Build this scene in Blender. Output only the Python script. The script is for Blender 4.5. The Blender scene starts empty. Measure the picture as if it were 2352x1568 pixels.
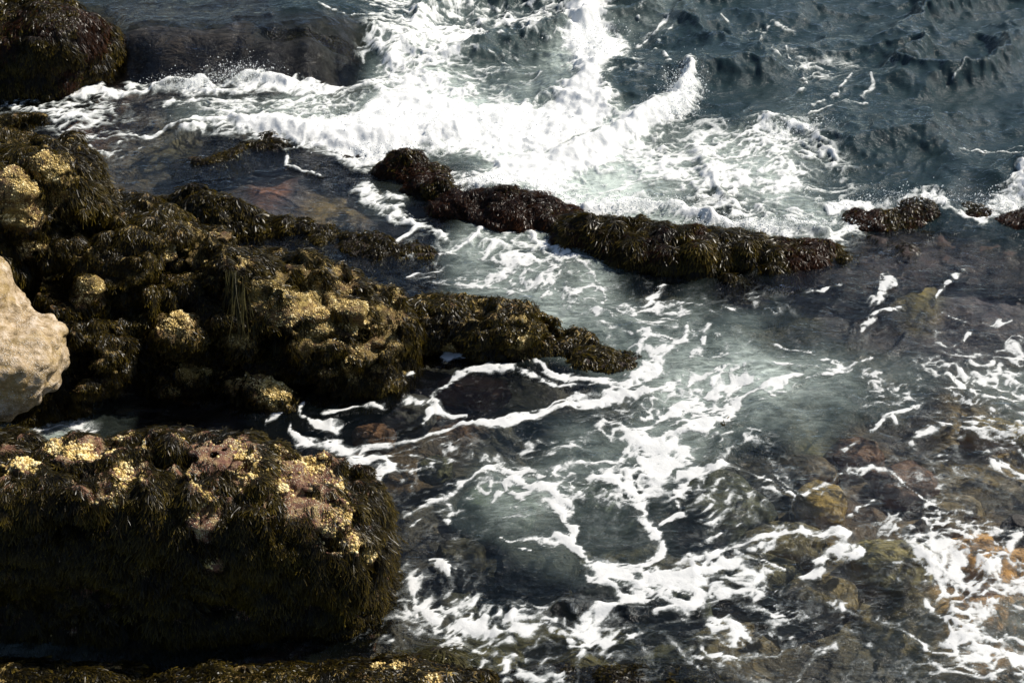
import bpy, bmesh, math
import numpy as np
from mathutils import Vector
from mathutils.bvhtree import BVHTree

# ------------------------------------------------------------------ camera, sky, sun, exposure
S = bpy.context.scene
COL = S.collection
CAM_H, PITCH = 7.5, math.radians(32.0)
VF = math.tan(math.radians(12.5))                 # half height of the view
cam = bpy.data.objects.new("camera", bpy.data.cameras.new("camera"))
COL.objects.link(cam); S.camera = cam
cam.location = (0, 0, CAM_H); cam.rotation_euler = (math.radians(90) - PITCH, 0, 0)
cam.data.sensor_width = 36.0; cam.data.lens = 18.0 / (VF * 1024 / 682)
cam.data.clip_start = 0.1; cam.data.clip_end = 5000

SUN_EL, SUN_AZ = math.radians(45), math.radians(62)      # azimuth measured from +Y towards +X
sd = Vector((math.cos(SUN_EL) * math.sin(SUN_AZ), math.cos(SUN_EL) * math.cos(SUN_AZ), math.sin(SUN_EL)))
W = bpy.data.worlds.new("World"); S.world = W; W.use_nodes = True
nt = W.node_tree; bg = nt.nodes["Background"]
sky = nt.nodes.new("ShaderNodeTexSky"); sky.sky_type = 'NISHITA'; sky.sun_disc = False
sky.sun_elevation = SUN_EL; sky.sun_rotation = SUN_AZ
nt.links.new(sky.outputs[0], bg.inputs[0]); bg.inputs[1].default_value = 0.072
sl = bpy.data.lights.new("sun", 'SUN'); sl.energy = 5.0; sl.angle = math.radians(0.5); sl.color = (1.0, 0.93, 0.82)
so = bpy.data.objects.new("sun", sl); COL.objects.link(so)
so.rotation_euler = (-sd).to_track_quat('-Z', 'Y').to_euler()
vs = S.view_settings; vs.view_transform = 'Standard'; vs.look = 'None'; vs.exposure = 0.4; vs.gamma = 1.0
vs.use_curve_mapping = False
S.cycles.use_denoising = True; S.cycles.denoising_prefilter = 'ACCURATE'
S.cycles.sample_clamp_direct = 4.0; S.cycles.sample_clamp_indirect = 2.0
S.cycles.max_bounces = 8; S.cycles.transparent_max_bounces = 12
S.cycles.caustics_reflective = False; S.cycles.caustics_refractive = False
rng = np.random.default_rng(7)
f32 = np.float32

# ------------------------------------------------------------------ picking points: the photo's pixels (2352 x 1568) -> the world
def ray(px, py):
    u = (px - 1176.0) / 1176.0 * VF * 1024 / 682
    v = (784.0 - py) / 784.0 * VF
    d = Vector((u, math.cos(PITCH) + v * math.sin(PITCH), -math.sin(PITCH) + v * math.cos(PITCH)))
    return d
def P(px, py, z=0.0):
    d = ray(px, py); t = (z - CAM_H) / d.z
    return Vector((0, 0, CAM_H)) + d * t
def mpp(p):                                           # metres per photo pixel at a point
    dep = p.y * math.cos(PITCH) + (CAM_H - p.z) * math.sin(PITCH)
    return VF * 1024 / 682 * dep / 1176.0

# ------------------------------------------------------------------ noise
def _h(ix, iy, iz, seed):
    h = (ix.astype(np.int64) * 374761393 + iy.astype(np.int64) * 668265263 + iz * 2147483647 + seed * 974634777) & 0xFFFFFFFF
    h = ((h ^ (h >> 13)) * 1274126177) & 0xFFFFFFFF
    h = h ^ (h >> 16)
    return (h & 0xFFFFFF).astype(f32) / f32(0xFFFFFF)
def vn2(x, y, s=0):
    x0 = np.floor(x); y0 = np.floor(y); fx = (x - x0).astype(f32); fy = (y - y0).astype(f32)
    u = fx * fx * fx * (fx * (fx * 6 - 15) + 10); v = fy * fy * fy * (fy * (fy * 6 - 15) + 10)
    ix = x0.astype(np.int64); iy = y0.astype(np.int64)
    a = _h(ix, iy, 0, s); b = _h(ix + 1, iy, 0, s); c = _h(ix, iy + 1, 0, s); d = _h(ix + 1, iy + 1, 0, s)
    return ((a + (b - a) * u) * (1 - v) + (c + (d - c) * u) * v) * 2 - 1
def fb2(x, y, s=0, o=4, g=0.5, l=2.03):
    r = 0; a = 1.0; t = 0
    for k in range(o):
        c, q = math.cos(k * 0.9 + s), math.sin(k * 0.9 + s)
        r = r + a * vn2((x * c - y * q) * l ** k + 17.3 * k, (x * q + y * c) * l ** k - 9.1 * k, s + k * 31); t += a; a *= g
    return r / t
def vn3(p, s=0):
    p0 = np.floor(p); f = (p - p0).astype(f32); w = f * f * f * (f * (f * 6 - 15) + 10)
    i = p0.astype(np.int64); ix, iy, iz = i[..., 0], i[..., 1], i[..., 2]
    r = 0
    for dx in (0, 1):
        for dy in (0, 1):
            for dz in (0, 1):
                r = r + _h(ix + dx, iy + dy, (iz + dz) * 1, s) * ((w[..., 0] if dx else 1 - w[..., 0]) * (w[..., 1] if dy else 1 - w[..., 1]) * (w[..., 2] if dz else 1 - w[..., 2]))
    return r * 2 - 1
def fb3(p, s=0, o=4, g=0.5):
    r = 0; a = 1.0; t = 0
    for k in range(o):
        r = r + a * vn3(p * 2.03 ** k + np.array([3.1, 7.7, 1.9]) * k, s + 31 * k); t += a; a *= g
    return r / t
def worley(x, y, s=0):
    x0 = np.floor(x); y0 = np.floor(y); F1 = np.full(x.shape, 9.0, f32); F2 = F1.copy()
    for dx in (-1, 0, 1):
        for dy in (-1, 0, 1):
            ix = (x0 + dx).astype(np.int64); iy = (y0 + dy).astype(np.int64)
            d = ((ix + _h(ix, iy, 0, s) - x) ** 2 + (iy + _h(ix, iy, 0, s + 5) - y) ** 2).astype(f32)
            F2 = np.minimum(F2, np.maximum(F1, d)); F1 = np.minimum(F1, d)
    return np.sqrt(F1), np.sqrt(F2)
def ss(a, b, x):
    t = np.clip((x - a) / (b - a), 0, 1); return t * t * (3 - 2 * t)

# ------------------------------------------------------------------ materials
def mat(name):
    m = bpy.data.materials.new(name); m.use_nodes = True; t = m.node_tree; t.nodes.clear()
    o = t.nodes.new("ShaderNodeOutputMaterial")
    def N(kind, **kw):
        n = t.nodes.new("ShaderNode" + kind)
        ins = kw.pop('ins', {})
        for k, v in kw.items(): setattr(n, k, v)
        for k, v in ins.items():
            if hasattr(v, 'is_output'): t.links.new(v, n.inputs[k])
            else: n.inputs[k].default_value = v
        return n
    return m, t, o, N
def ramp(N, fac, stops, interp='LINEAR'):
    n = N("ValToRGB", ins={0: fac}); r = n.color_ramp; r.interpolation = interp
    while len(r.elements) < len(stops): r.elements.new(0.5)
    for e, (p, c) in zip(r.elements, stops): e.position = p; e.color = (*c, 1)
    return n.outputs[0]
def mixc(N, fac, a, b, mode='MIX'):
    n = N("Mix", data_type='RGBA', blend_type=mode)
    t = n.id_data
    for i, v in ((0, fac), (6, a), (7, b)):
        if hasattr(v, 'is_output'): t.links.new(v, n.inputs[i])
        elif i: n.inputs[i].default_value = (*v, 1)
        else: n.inputs[i].default_value = v
    return n.outputs[2]
def math_(N, op, a, b=0.0, clamp=False):
    return N("Math", operation=op, use_clamp=clamp, ins={0: a, 1: b}).outputs[0]

def water_material():
    m, t, o, N = mat("sea_water")
    geo = N("NewGeometry"); pos = geo.outputs["Position"]
    at = lambda n: N("Attribute", attribute_name=n).outputs["Fac"]
    dep, milk, chop = at("depth"), at("milk"), at("chop")
    # ripples: three sizes of noise drawn out along the flow
    mp = N("Mapping", ins={0: pos, 2: (0, 0, 0.45), 3: (1.0, 2.4, 1.0)}).outputs[0]
    n1 = N("TexNoise", ins={0: mp, 2: 2.6, 3: 5.0, 4: 0.62, 8: 0.9}).outputs[0]
    mp2 = N("Mapping", ins={0: pos, 2: (0, 0, -0.3), 3: (1.0, 1.9, 1.0)}).outputs[0]
    n2 = N("TexNoise", ins={0: mp2, 2: 11.0, 3: 4.0, 4: 0.6, 8: 1.4}).outputs[0]
    n3 = N("TexNoise", ins={0: pos, 2: 70.0, 3: 2.0}).outputs[0]
    hgt = math_(N, 'ADD', math_(N, 'MULTIPLY', n1, 0.11), math_(N, 'MULTIPLY', n2, 0.030))
    bmp = N("Bump", ins={"Strength": 0.85, "Distance": 1.0, "Height": math_(N, 'ADD', math_(N, 'MULTIPLY', hgt, chop), math_(N, 'MULTIPLY', n3, 0.0020))}).outputs[0]
    # what is seen through the surface: the bottom, dimmed by depth, and the milk of fine bubbles
    k = N("CombineXYZ", ins={0: math_(N, 'MULTIPLY', dep, -0.5), 1: math_(N, 'MULTIPLY', dep, -0.34), 2: math_(N, 'MULTIPLY', dep, -0.42)})
    ex = N("VectorMath", operation='POWER' if False else 'MULTIPLY', ins={0: k.outputs[0], 1: (1, 1, 1)}).outputs[0]
    sp = N("SeparateXYZ", ins={0: ex})
    E = [math_(N, 'EXPONENT', sp.outputs[i]) for i in range(3)]
    tint = N("CombineXYZ", ins={0: E[0], 1: E[1], 2: E[2]}).outputs[0]
    tr = N("BsdfTransparent", ins={0: tint})
    body = N("BsdfDiffuse", ins={0: (0.019, 0.036, 0.041, 1)})
    fz = N("TexNoise", ins={0: mp, 2: 4.5, 3: 10.0, 4: 0.74, 8: 1.4}).outputs[0]
    mk = math_(N, 'MULTIPLY', milk, math_(N, 'MAXIMUM', math_(N, 'SUBTRACT', math_(N, 'MULTIPLY', fz, 5.0), 1.15), 0.15), True)
    deepf = math_(N, 'SUBTRACT', 1.0, math_(N, 'EXPONENT', math_(N, 'MULTIPLY', math_(N, 'MAXIMUM', math_(N, 'SUBTRACT', dep, 0.45), 0.0), -0.9)))
    s1 = N("MixShader", ins={0: deepf, 1: tr.outputs[0], 2: body.outputs[0]})
    milkb = N("BsdfDiffuse", ins={0: mixc(N, mk, (0.13, 0.17, 0.15), (0.50, 0.57, 0.53))})
    s2 = N("MixShader", ins={0: math_(N, 'MULTIPLY', mk, 0.95), 1: s1.outputs[0], 2: milkb.outputs[0]})
    gl = N("BsdfGlossy", ins={"Color": (1, 1, 1, 1), "Roughness": 0.085, "Normal": bmp})
    fr = N("Fresnel", ins={"IOR": 1.333, "Normal": bmp})
    s3 = N("MixShader", ins={0: fr.outputs[0], 1: s2.outputs[0], 2: gl.outputs[0]})
    t.links.new(s3.outputs[0], o.inputs[0])
    return m

def foam_material(name, erode, soft, gritty, glow, thin, thick):
    m, t, o, N = mat(name)
    pos = N("NewGeometry").outputs["Position"]
    fo = N("Attribute", attribute_name="foam").outputs["Fac"]
    n1 = N("TexNoise", ins={0: pos, 2: 16.0, 3: 6.0, 4: 0.65, 8: 0.8}).outputs[0]
    vo = N("TexVoronoi", feature='SMOOTH_F1', ins={"Vector": pos, "Scale": 55.0}).outputs[0]
    e = math_(N, 'ADD', fo, math_(N, 'ADD', math_(N, 'MULTIPLY', math_(N, 'SUBTRACT', n1, 0.5), erode), math_(N, 'MULTIPLY', math_(N, 'SUBTRACT', vo, 0.4), -0.10)))
    a = N("MapRange", interpolation_type='SMOOTHSTEP', ins={0: e, 1: 0.5 - soft, 2: 0.5 + soft, 3: 0.0, 4: 1.0}).outputs[0]
    nv = N("TexNoise", ins={0: N("Mapping", ins={0: pos, 2: (0, 0, 0.35), 3: (1.0, 2.2, 1.0)}).outputs[0], 2: 24.0, 3: 5.0, 4: 0.7, 8: 1.0}).outputs[0]
    veil = math_(N, 'MULTIPLY', N("MapRange", ins={0: fo, 1: 0.12, 2: 0.55, 3: 0.0, 4: 0.55}).outputs[0], N("MapRange", ins={0: nv, 1: 0.42, 2: 0.68, 3: 0.0, 4: 1.0}).outputs[0])
    a = math_(N, 'MAXIMUM', a, veil)
    n2 = N("TexNoise", ins={0: pos, 2: 30.0, 3: 5.0, 4: 0.7}).outputs[0]
    bmp = N("Bump", ins={"Strength": gritty, "Distance": 0.03, "Height": n2}).outputs[0]
    c = mixc(N, a, thin, thick)
    df = N("BsdfDiffuse", ins={0: c, "Normal": bmp})
    tl = N("BsdfTranslucent", ins={0: (0.86, 0.89, 0.88, 1)})
    d2 = N("MixShader", ins={0: glow, 1: df.outputs[0], 2: tl.outputs[0]})
    tp = N("BsdfTransparent")
    mx = N("MixShader", ins={0: a, 1: tp.outputs[0], 2: d2.outputs[0]})
    t.links.new(mx.outputs[0], o.inputs[0])
    return m

def rock_material(name, dark, mid, pale, speck, red=0.4, fine=1.0, redcol=(0.16, 0.055, 0.04)):
    m, t, o, N = mat(name)
    pos = N("NewGeometry").outputs["Position"]
    n1 = N("TexNoise", ins={0: pos, 2: 3.2, 3: 6.0, 4: 0.65, 8: 0.4}).outputs[0]
    n2 = N("TexNoise", ins={0: pos, 2: 14.0, 3: 6.0, 4: 0.7}).outputs[0]
    c = ramp(N, n2, [(0.32, dark), (0.5, mid), (0.66, pale)])
    c = mixc(N, math_(N, 'MULTIPLY', ramp(N, n1, [(0.48, (0, 0, 0)), (0.6, (1, 1, 1))]), red), c, redcol)
    v = N("TexVoronoi", ins={"Vector": pos, "Scale": 62.0}); vd = v.outputs[0]
    spk = math_(N, 'MULTIPLY', ramp(N, vd, [(0.22, (1, 1, 1)), (0.36, (0, 0, 0))]), ramp(N, N("TexNoise", ins={0: pos, 2: 5.0, 3: 3.0}).outputs[0], [(0.40, (0, 0, 0)), (0.52, (1, 1, 1))]))
    c = mixc(N, spk, c, speck)
    n4 = N("TexNoise", ins={0: pos, 2: 70.0, 3: 4.0, 4: 0.7}).outputs[0]
    c = mixc(N, 0.6 * fine, c, ramp(N, n4, [(0.3, (0.25, 0.25, 0.25)), (0.7, (1.0, 1.0, 1.0))]), 'MULTIPLY')
    h = math_(N, 'ADD', math_(N, 'MULTIPLY', n2, 0.05 * fine), math_(N, 'ADD', math_(N, 'MULTIPLY', n4, 0.012 * fine), math_(N, 'MULTIPLY', spk, 0.008)))
    bmp = N("Bump", ins={"Strength": 0.9, "Distance": 1.0, "Height": h}).outputs[0]
    b = N("BsdfPrincipled", ins={"Base Color": c, "Roughness": 0.62, "Normal": bmp, "Specular IOR Level": 0.35})
    t.links.new(b.outputs[0], o.inputs[0])
    return m

def weed_material(name, a, b_, tip, trans=0.25):
    m, t, o, N = mat(name)
    r = N("Attribute", attribute_name="shade").outputs["Fac"]
    s = N("Attribute", attribute_name="along").outputs["Fac"]
    c = mixc(N, r, a, b_)
    c = mixc(N, math_(N, 'MULTIPLY', math_(N, 'POWER', s, 4.0), r), c, tip)
    b = N("BsdfPrincipled", ins={"Base Color": c, "Roughness": 0.34, "Specular IOR Level": 0.18})
    tl = N("BsdfTranslucent", ins={0: mixc(N, 0.5, c, tip)})
    mx = N("MixShader", ins={0: trans, 1: b.outputs[0], 2: tl.outputs[0]})
    t.links.new(mx.outputs[0], o.inputs[0])
    return m

def simple_bumpy(name, stops, scale, bump, rough=0.6, attr=None):
    m, t, o, N = mat(name)
    pos = N("NewGeometry").outputs["Position"]
    n = N("TexNoise", ins={0: pos, 2: scale, 3: 7.0, 4: 0.65, 8: 0.6}).outputs[0]
    c = ramp(N, n, stops)
    if attr:
        ac = N("Attribute", attribute_name=attr).outputs["Color"]
        c = mixc(N, 1.0, c, ac, 'MULTIPLY')
    bm = N("Bump", ins={"Strength": 0.8, "Distance": bump, "Height": n}).outputs[0]
    b = N("BsdfPrincipled", ins={"Base Color": c, "Roughness": rough, "Normal": bm})
    t.links.new(b.outputs[0], o.inputs[0])
    return m

M_WATER = water_material()
M_FOAM = foam_material("lacy_foam", 0.7, 0.22, 0.25, 0.20, (0.50, 0.55, 0.55), (0.74, 0.75, 0.75))
M_SURF = foam_material("churned_foam", 0.6, 0.34, 0.30, 0.20, (0.62, 0.69, 0.67), (0.90, 0.91, 0.90))
M_ROCK = rock_material("barnacled_rock", (0.035, 0.024, 0.010), (0.22, 0.145, 0.035), (0.52, 0.38, 0.11), (0.74, 0.60, 0.28))
M_ROCKF = rock_material("pink_barnacled_rock", (0.07, 0.03, 0.022), (0.25, 0.12, 0.07), (0.54, 0.42, 0.19), (0.80, 0.70, 0.48), 0.45)
M_GRAN = rock_material("pale_granite", (0.12, 0.08, 0.03), (0.42, 0.31, 0.18), (0.66, 0.55, 0.43), (0.74, 0.64, 0.50), 0.55, 0.5, (0.34, 0.23, 0.065))
M_DARK = rock_material("dark_wet_rock", (0.007, 0.005, 0.005), (0.018, 0.012, 0.010), (0.045, 0.028, 0.018), (0.08, 0.06, 0.03), 0.15)
M_SHELF = rock_material("wet_purple_rock", (0.010, 0.008, 0.009), (0.026, 0.018, 0.020), (0.065, 0.036, 0.028), (0.10, 0.06, 0.03), 0.12)
M_WEED = weed_material("bladder_wrack", (0.004, 0.0036, 0.0025), (0.021, 0.017, 0.0045), (0.20, 0.14, 0.015))
M_RED = weed_material("red_weed", (0.006, 0.003, 0.002), (0.032, 0.012, 0.004), (0.11, 0.04, 0.012))
M_HAIR = weed_material("stringy_weed", (0.03, 0.028, 0.010), (0.09, 0.08, 0.03), (0.20, 0.17, 0.06))
M_BARN = simple_bumpy("barnacle_shell", [(0.32, (0.16, 0.10, 0.025)), (0.48, (0.56, 0.40, 0.12)), (0.62, (0.88, 0.74, 0.42))], 14.0, 0.004)
M_BED = simple_bumpy("sea_bottom", [(0.28, (0.35, 0.35, 0.38)), (0.5, (0.85, 0.85, 0.85)), (0.72, (1.7, 1.6, 1.4))], 6.0, 0.05, 0.8, "tone")

# ------------------------------------------------------------------ mesh helpers
def mesh_obj(name, V, F, material=None, parent=None, smooth=True, attrs=None, cols=None):
    F = np.asarray(F); V = np.asarray(V, f32); k = F.shape[1]
    me = bpy.data.meshes.new(name)
    me.vertices.add(len(V)); me.vertices.foreach_set("co", V.ravel())
    me.loops.add(F.size); me.loops.foreach_set("vertex_index", F.ravel().astype(np.int32))
    me.polygons.add(len(F)); me.polygons.foreach_set("loop_start", (np.arange(len(F)) * k).astype(np.int32))
    me.update(calc_edges=True)
    if smooth: me.polygons.foreach_set("use_smooth", np.ones(len(F), bool))
    for n, a in (attrs or {}).items():
        at = me.attributes.new(n, 'FLOAT', 'POINT'); at.data.foreach_set("value", np.asarray(a, f32).ravel())
    for n, a in (cols or {}).items():
        at = me.attributes.new(n, 'FLOAT_COLOR', 'POINT'); at.data.foreach_set("color", np.asarray(a, f32).ravel())
    if material: me.materials.append(material)
    ob = bpy.data.objects.new(name, me); COL.objects.link(ob)
    if parent: ob.parent = parent
    return ob
def tag(o, label=None, cat=None, group=None, kind=None):
    for k, v in (("label", label), ("category", cat), ("group", group), ("kind", kind)):
        if v: o[k] = v
    return o

def surface_nets(f, lo, hi, h):
    ax = [np.arange(lo[i], hi[i] + h, h) for i in range(3)]
    G = np.stack(np.meshgrid(*ax, indexing='ij'), -1)
    D = f(G).astype(f32); s = D < 0
    n = np.array(D.shape) - 1
    acc = np.zeros((*n, 3), f32); cnt = np.zeros(n, f32)
    C = {}
    for d in np.ndindex(2, 2, 2):
        C[d] = D[d[0]:d[0] + n[0], d[1]:d[1] + n[1], d[2]:d[2] + n[2]]
    for a in range(3):
        for b in ((0, 0), (0, 1), (1, 0), (1, 1)):
            p = list(b); p.insert(a, 0); q = list(b); q.insert(a, 1)
            d0, d1 = C[tuple(p)], C[tuple(q)]; cr = (d0 < 0) != (d1 < 0)
            tt = np.where(cr, d0 / np.where(cr, d0 - d1, 1), 0)
            for c in range(3):
                acc[..., c] += np.where(cr, tt if c == a else p[c], 0)
            cnt += cr
    act = cnt > 0; idx = np.full(n, -1); idx[act] = np.arange(act.sum())
    ii = np.argwhere(act)
    V = np.array(lo) + (ii + acc[act] / cnt[act][:, None]) * h
    Q = []
    for a in range(3):
        b, c = (a + 1) % 3, (a + 2) % 3
        sl0 = [slice(None)] * 3; sl1 = [slice(None)] * 3
        sl0[a] = slice(0, -1); sl1[a] = slice(1, None)
        cr = s[tuple(sl0)] != s[tuple(sl1)]
        e = np.argwhere(cr)
        e = e[(e[:, b] > 0) & (e[:, c] > 0) & (e[:, b] < n[b]) & (e[:, c] < n[c])]
        ins = s[e[:, 0], e[:, 1], e[:, 2]]
        def cell(db, dc):
            k = e.copy(); k[:, b] -= db; k[:, c] -= dc; return idx[k[:, 0], k[:, 1], k[:, 2]]
        q = np.stack([cell(0, 0), cell(1, 0), cell(1, 1), cell(0, 1)], 1)
        q[~ins] = q[~ins][:, ::-1]
        Q.append(q)
    return V, np.concatenate(Q)
def vnormals(V, F):
    a = V[F[:, 2]] - V[F[:, 0]]; b = V[F[:, 3 if F.shape[1] == 4 else 1]] - V[F[:, 1 if F.shape[1] == 4 else 0]]
    fn = np.cross(a, b) if F.shape[1] == 4 else np.cross(V[F[:, 1]] - V[F[:, 0]], V[F[:, 2]] - V[F[:, 0]])
    N = np.zeros_like(V)
    for k in range(F.shape[1]): 
        for c in range(3): N[:, c] += np.bincount(F[:, k], fn[:, c], len(V))
    return N / (np.linalg.norm(N, axis=1)[:, None] + 1e-9)

# a lump: the photo pixel and height of its centre, radii in metres, turn about z, squareness
def L(px, py, z, rx, ry, rz, rot=0, p=2.4):
    c = P(px, py, z); return (np.array(c), np.array([rx, ry, rz]), math.radians(rot), p)
def sdf_lumps(lumps, blend, seed, rough, crack=0.03, nf=1.6, crag=0.0):
    def f(G):
        n1 = fb3(G * nf, seed, 4); 
        if crag: n1 = (1 - crag) * n1 + crag * (2.6 * np.abs(fb3(G * nf * 1.25 + 11, seed + 77, 3)) - 0.55)
        n2 = np.abs(fb3(G * np.array([1.2, 1.2, 2.2]) * nf + 5, seed + 9, 3))
        D = None
        for c, r, a, p in lumps:
            q = G - c; ca, sa = math.cos(a), math.sin(a)
            x = q[..., 0] * ca + q[..., 1] * sa; y = -q[..., 0] * sa + q[..., 1] * ca
            kk = (np.abs(x / r[0]) ** p + np.abs(y / r[1]) ** p + np.abs(q[..., 2] / r[2]) ** p) ** (1 / p)
            d = (kk - 1) * r.min() * 1.05
            if D is None: D = d
            else:
                hh = np.clip(0.5 + 0.5 * (D - d) / blend, 0, 1); D = D * (1 - hh) + d * hh - blend * hh * (1 - hh)
        return D + rough * n1 + crack * (ss(0.0, 0.16, n2) * -1 + 1)
    return f

BVHS = []
def hit(px, py):
    o, d = Vector((0, 0, CAM_H)), ray(px, py).normalized(); best = None
    for b in BVHS:
        r = b.ray_cast(o, d)
        if r[0] and (best is None or r[3] < best[1]): best = (r[0], r[3])
    return best[0] if best else P(px, py, 0)

# ------------------------------------------------------------------ seaweed and barnacles grown on a surface
def sample(V, F, N, n_per_m2, keep):
    T = np.concatenate([F[:, [0, 1, 2]], F[:, [0, 2, 3]]]) if F.shape[1] == 4 else F
    A = 0.5 * np.linalg.norm(np.cross(V[T[:, 1]] - V[T[:, 0]], V[T[:, 2]] - V[T[:, 0]]), axis=1)
    n = int(A.sum() * n_per_m2)
    t = rng.choice(len(T), n, p=A / A.sum())
    u, v = rng.random(n), rng.random(n); fl = u + v > 1; u[fl], v[fl] = 1 - u[fl], 1 - v[fl]
    w = np.stack([1 - u - v, u, v], 1)[..., None]
    p = (V[T[t]] * w).sum(1); nn = (N[T[t]] * w).sum(1); nn /= np.linalg.norm(nn, axis=1)[:, None] + 1e-9
    k = keep(p, nn); return p[k], nn[k]
def norm(a): return a / (np.linalg.norm(a, axis=-1, keepdims=True) + 1e-9)
def fronds(name, p, n, length, width, material, parent, lift=0.25, spread=0.5, seed=0, fork=True, droop=0.5):
    m = len(p); g = np.array([0, 0, -1.0])
    side0 = np.stack([fb3(p * 5.5, seed + 1, 2), fb3(p * 5.5 + 9, seed + 2, 2), np.zeros(m)], 1)    # tresses lean together
    relief = fb3(p * 6.5, seed + 7, 2)
    p = p + n * (0.03 * np.clip(relief + 0.2, 0, 1))[:, None]
    flow = np.stack([fb3(p * 1.3 + 3, seed + 11, 2), fb3(p * 1.3 + 30, seed + 12, 2) - .25, np.zeros(m)], 1)
    d = g * 1.2 + side0 * 0.45 + flow * 0.9 + rng.normal(0, spread * 0.45, (m, 3))
    d = norm(d - (d * n).sum(1)[:, None] * n)
    flat = np.clip(n[:, 2], 0, 1)
    d = norm(d + n * (lift * 0.6 * rng.random((m, 1)) ** 1.5 + 0.03))
    ln = length * (0.45 + 0.9 * rng.random(m)) * (0.95 + 0.9 * fb3(p * 2.0, seed + 8, 2)) * (1.15 - 0.5 * flat); wd = width * (0.55 + 0.7 * rng.random(m) + 0.9 * (rng.random(m) < .07))
    tw = rng.normal(0, 0.5, m)
    sh = np.clip(0.36 + 0.55 * fb3(p * 3.3, seed + 4, 3) + rng.normal(0, 0.22, m), 0, 1)
    Vs, Fs, AL = [], [], []
    def strip(p0, d0, s0, s1, seg, w0, w1, tipw):
        """one flat strap, walking downhill; returns the last point and direction"""
        pts = [p0]; dd = d0; dirs = [d0]
        for k in range(seg):
            dd = norm(dd + g * droop * (0.4 if k else 0.2) + rng.normal(0, 0.09, (m, 3)))
            pts.append(pts[-1] + dd * (ln * (s1 - s0) / seg)[:, None]); dirs.append(dd)
        base = sum(len(a) for a in Vs)
        for k in range(seg + 1):
            sd_ = norm(np.cross(dirs[k], n)); up = norm(np.cross(sd_, dirs[k]))
            sv = sd_ * np.cos(tw)[:, None] + up * np.sin(tw)[:, None]
            f = k / seg; wv = (wd * ((1 - f) * w0 + f * w1) * (tipw if k == seg else 1))[:, None] * 0.5
            Vs.append(pts[k] - sv * wv); Vs.append(pts[k] + sv * wv)
            AL.append(np.full(m, s0 + (s1 - s0) * f)); AL.append(AL[-1])
        i = np.arange(m)
        for k in range(seg):
            b = base + 2 * k * m
            Fs.append(np.stack([b + i, b + m + i, b + 3 * m + i, b + 2 * m + i], 1))
        return pts[-1], dd
    if fork:
        q, dd = strip(p + n * 0.004, d, 0, 0.5, 2, 0.55, 0.8, 1)
        sv = norm(np.cross(dd, n))
        a = (0.25 + 0.35 * rng.random((m, 1)))
        strip(q, norm(dd + sv * a), 0.5, 1.0, 2, 0.75, 1.25, 0.7)
        strip(q, norm(dd - sv * a + n * 0.1), 0.5, 0.9, 2, 0.75, 1.25, 0.7)
    else:
        strip(p, d, 0, 1, 5, 1.0, 0.7, 0.3)
    o = mesh_obj(name, np.concatenate(Vs), np.concatenate(Fs), material, parent, True,
                 {"shade": np.tile(sh, len(Vs)), "along": np.concatenate(AL)})
    return o
def barnacles(p, n, size, parent, name="barnacles"):
    m = len(p); a = norm(np.cross(n, np.array([0.31, 0.2, 0.93]))); b = np.cross(n, a)
    r = size * (0.4 + 1.4 * rng.random(m) ** 3)
    V = []; F = []; K = 6; i = np.arange(m)
    for ring, (rr, hh) in enumerate(((1.0, -0.25), (0.8, 0.55), (0.3, 0.85))):
        for k in range(K):
            t = 2 * math.pi * k / K + ring * 0.4 + 0
            j = 1 + rng.normal(0, 0.12, m)
            V.append(p + (a * math.cos(t) + b * math.sin(t)) * (r * rr * j)[:, None] + n * (r * hh)[:, None])
    for ring in range(2):
        for k in range(K):
            A, B = ring * K + k, ring * K + (k + 1) % K
            F.append(np.stack([A * m + i, B * m + i, (B + K) * m + i, (A + K) * m + i], 1))
    F.append(np.stack([(2 * K + 0) * m + i, (2 * K + 1) * m + i, (2 * K + 2) * m + i, (2 * K + 3) * m + i], 1))
    F.append(np.stack([(2 * K + 3) * m + i, (2 * K + 4) * m + i, (2 * K + 5) * m + i, (2 * K + 0) * m + i], 1))
    o = mesh_obj(name, np.concatenate(V), np.concatenate(F), M_BARN, parent, True)
    o["kind"] = "stuff"
    return o

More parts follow.
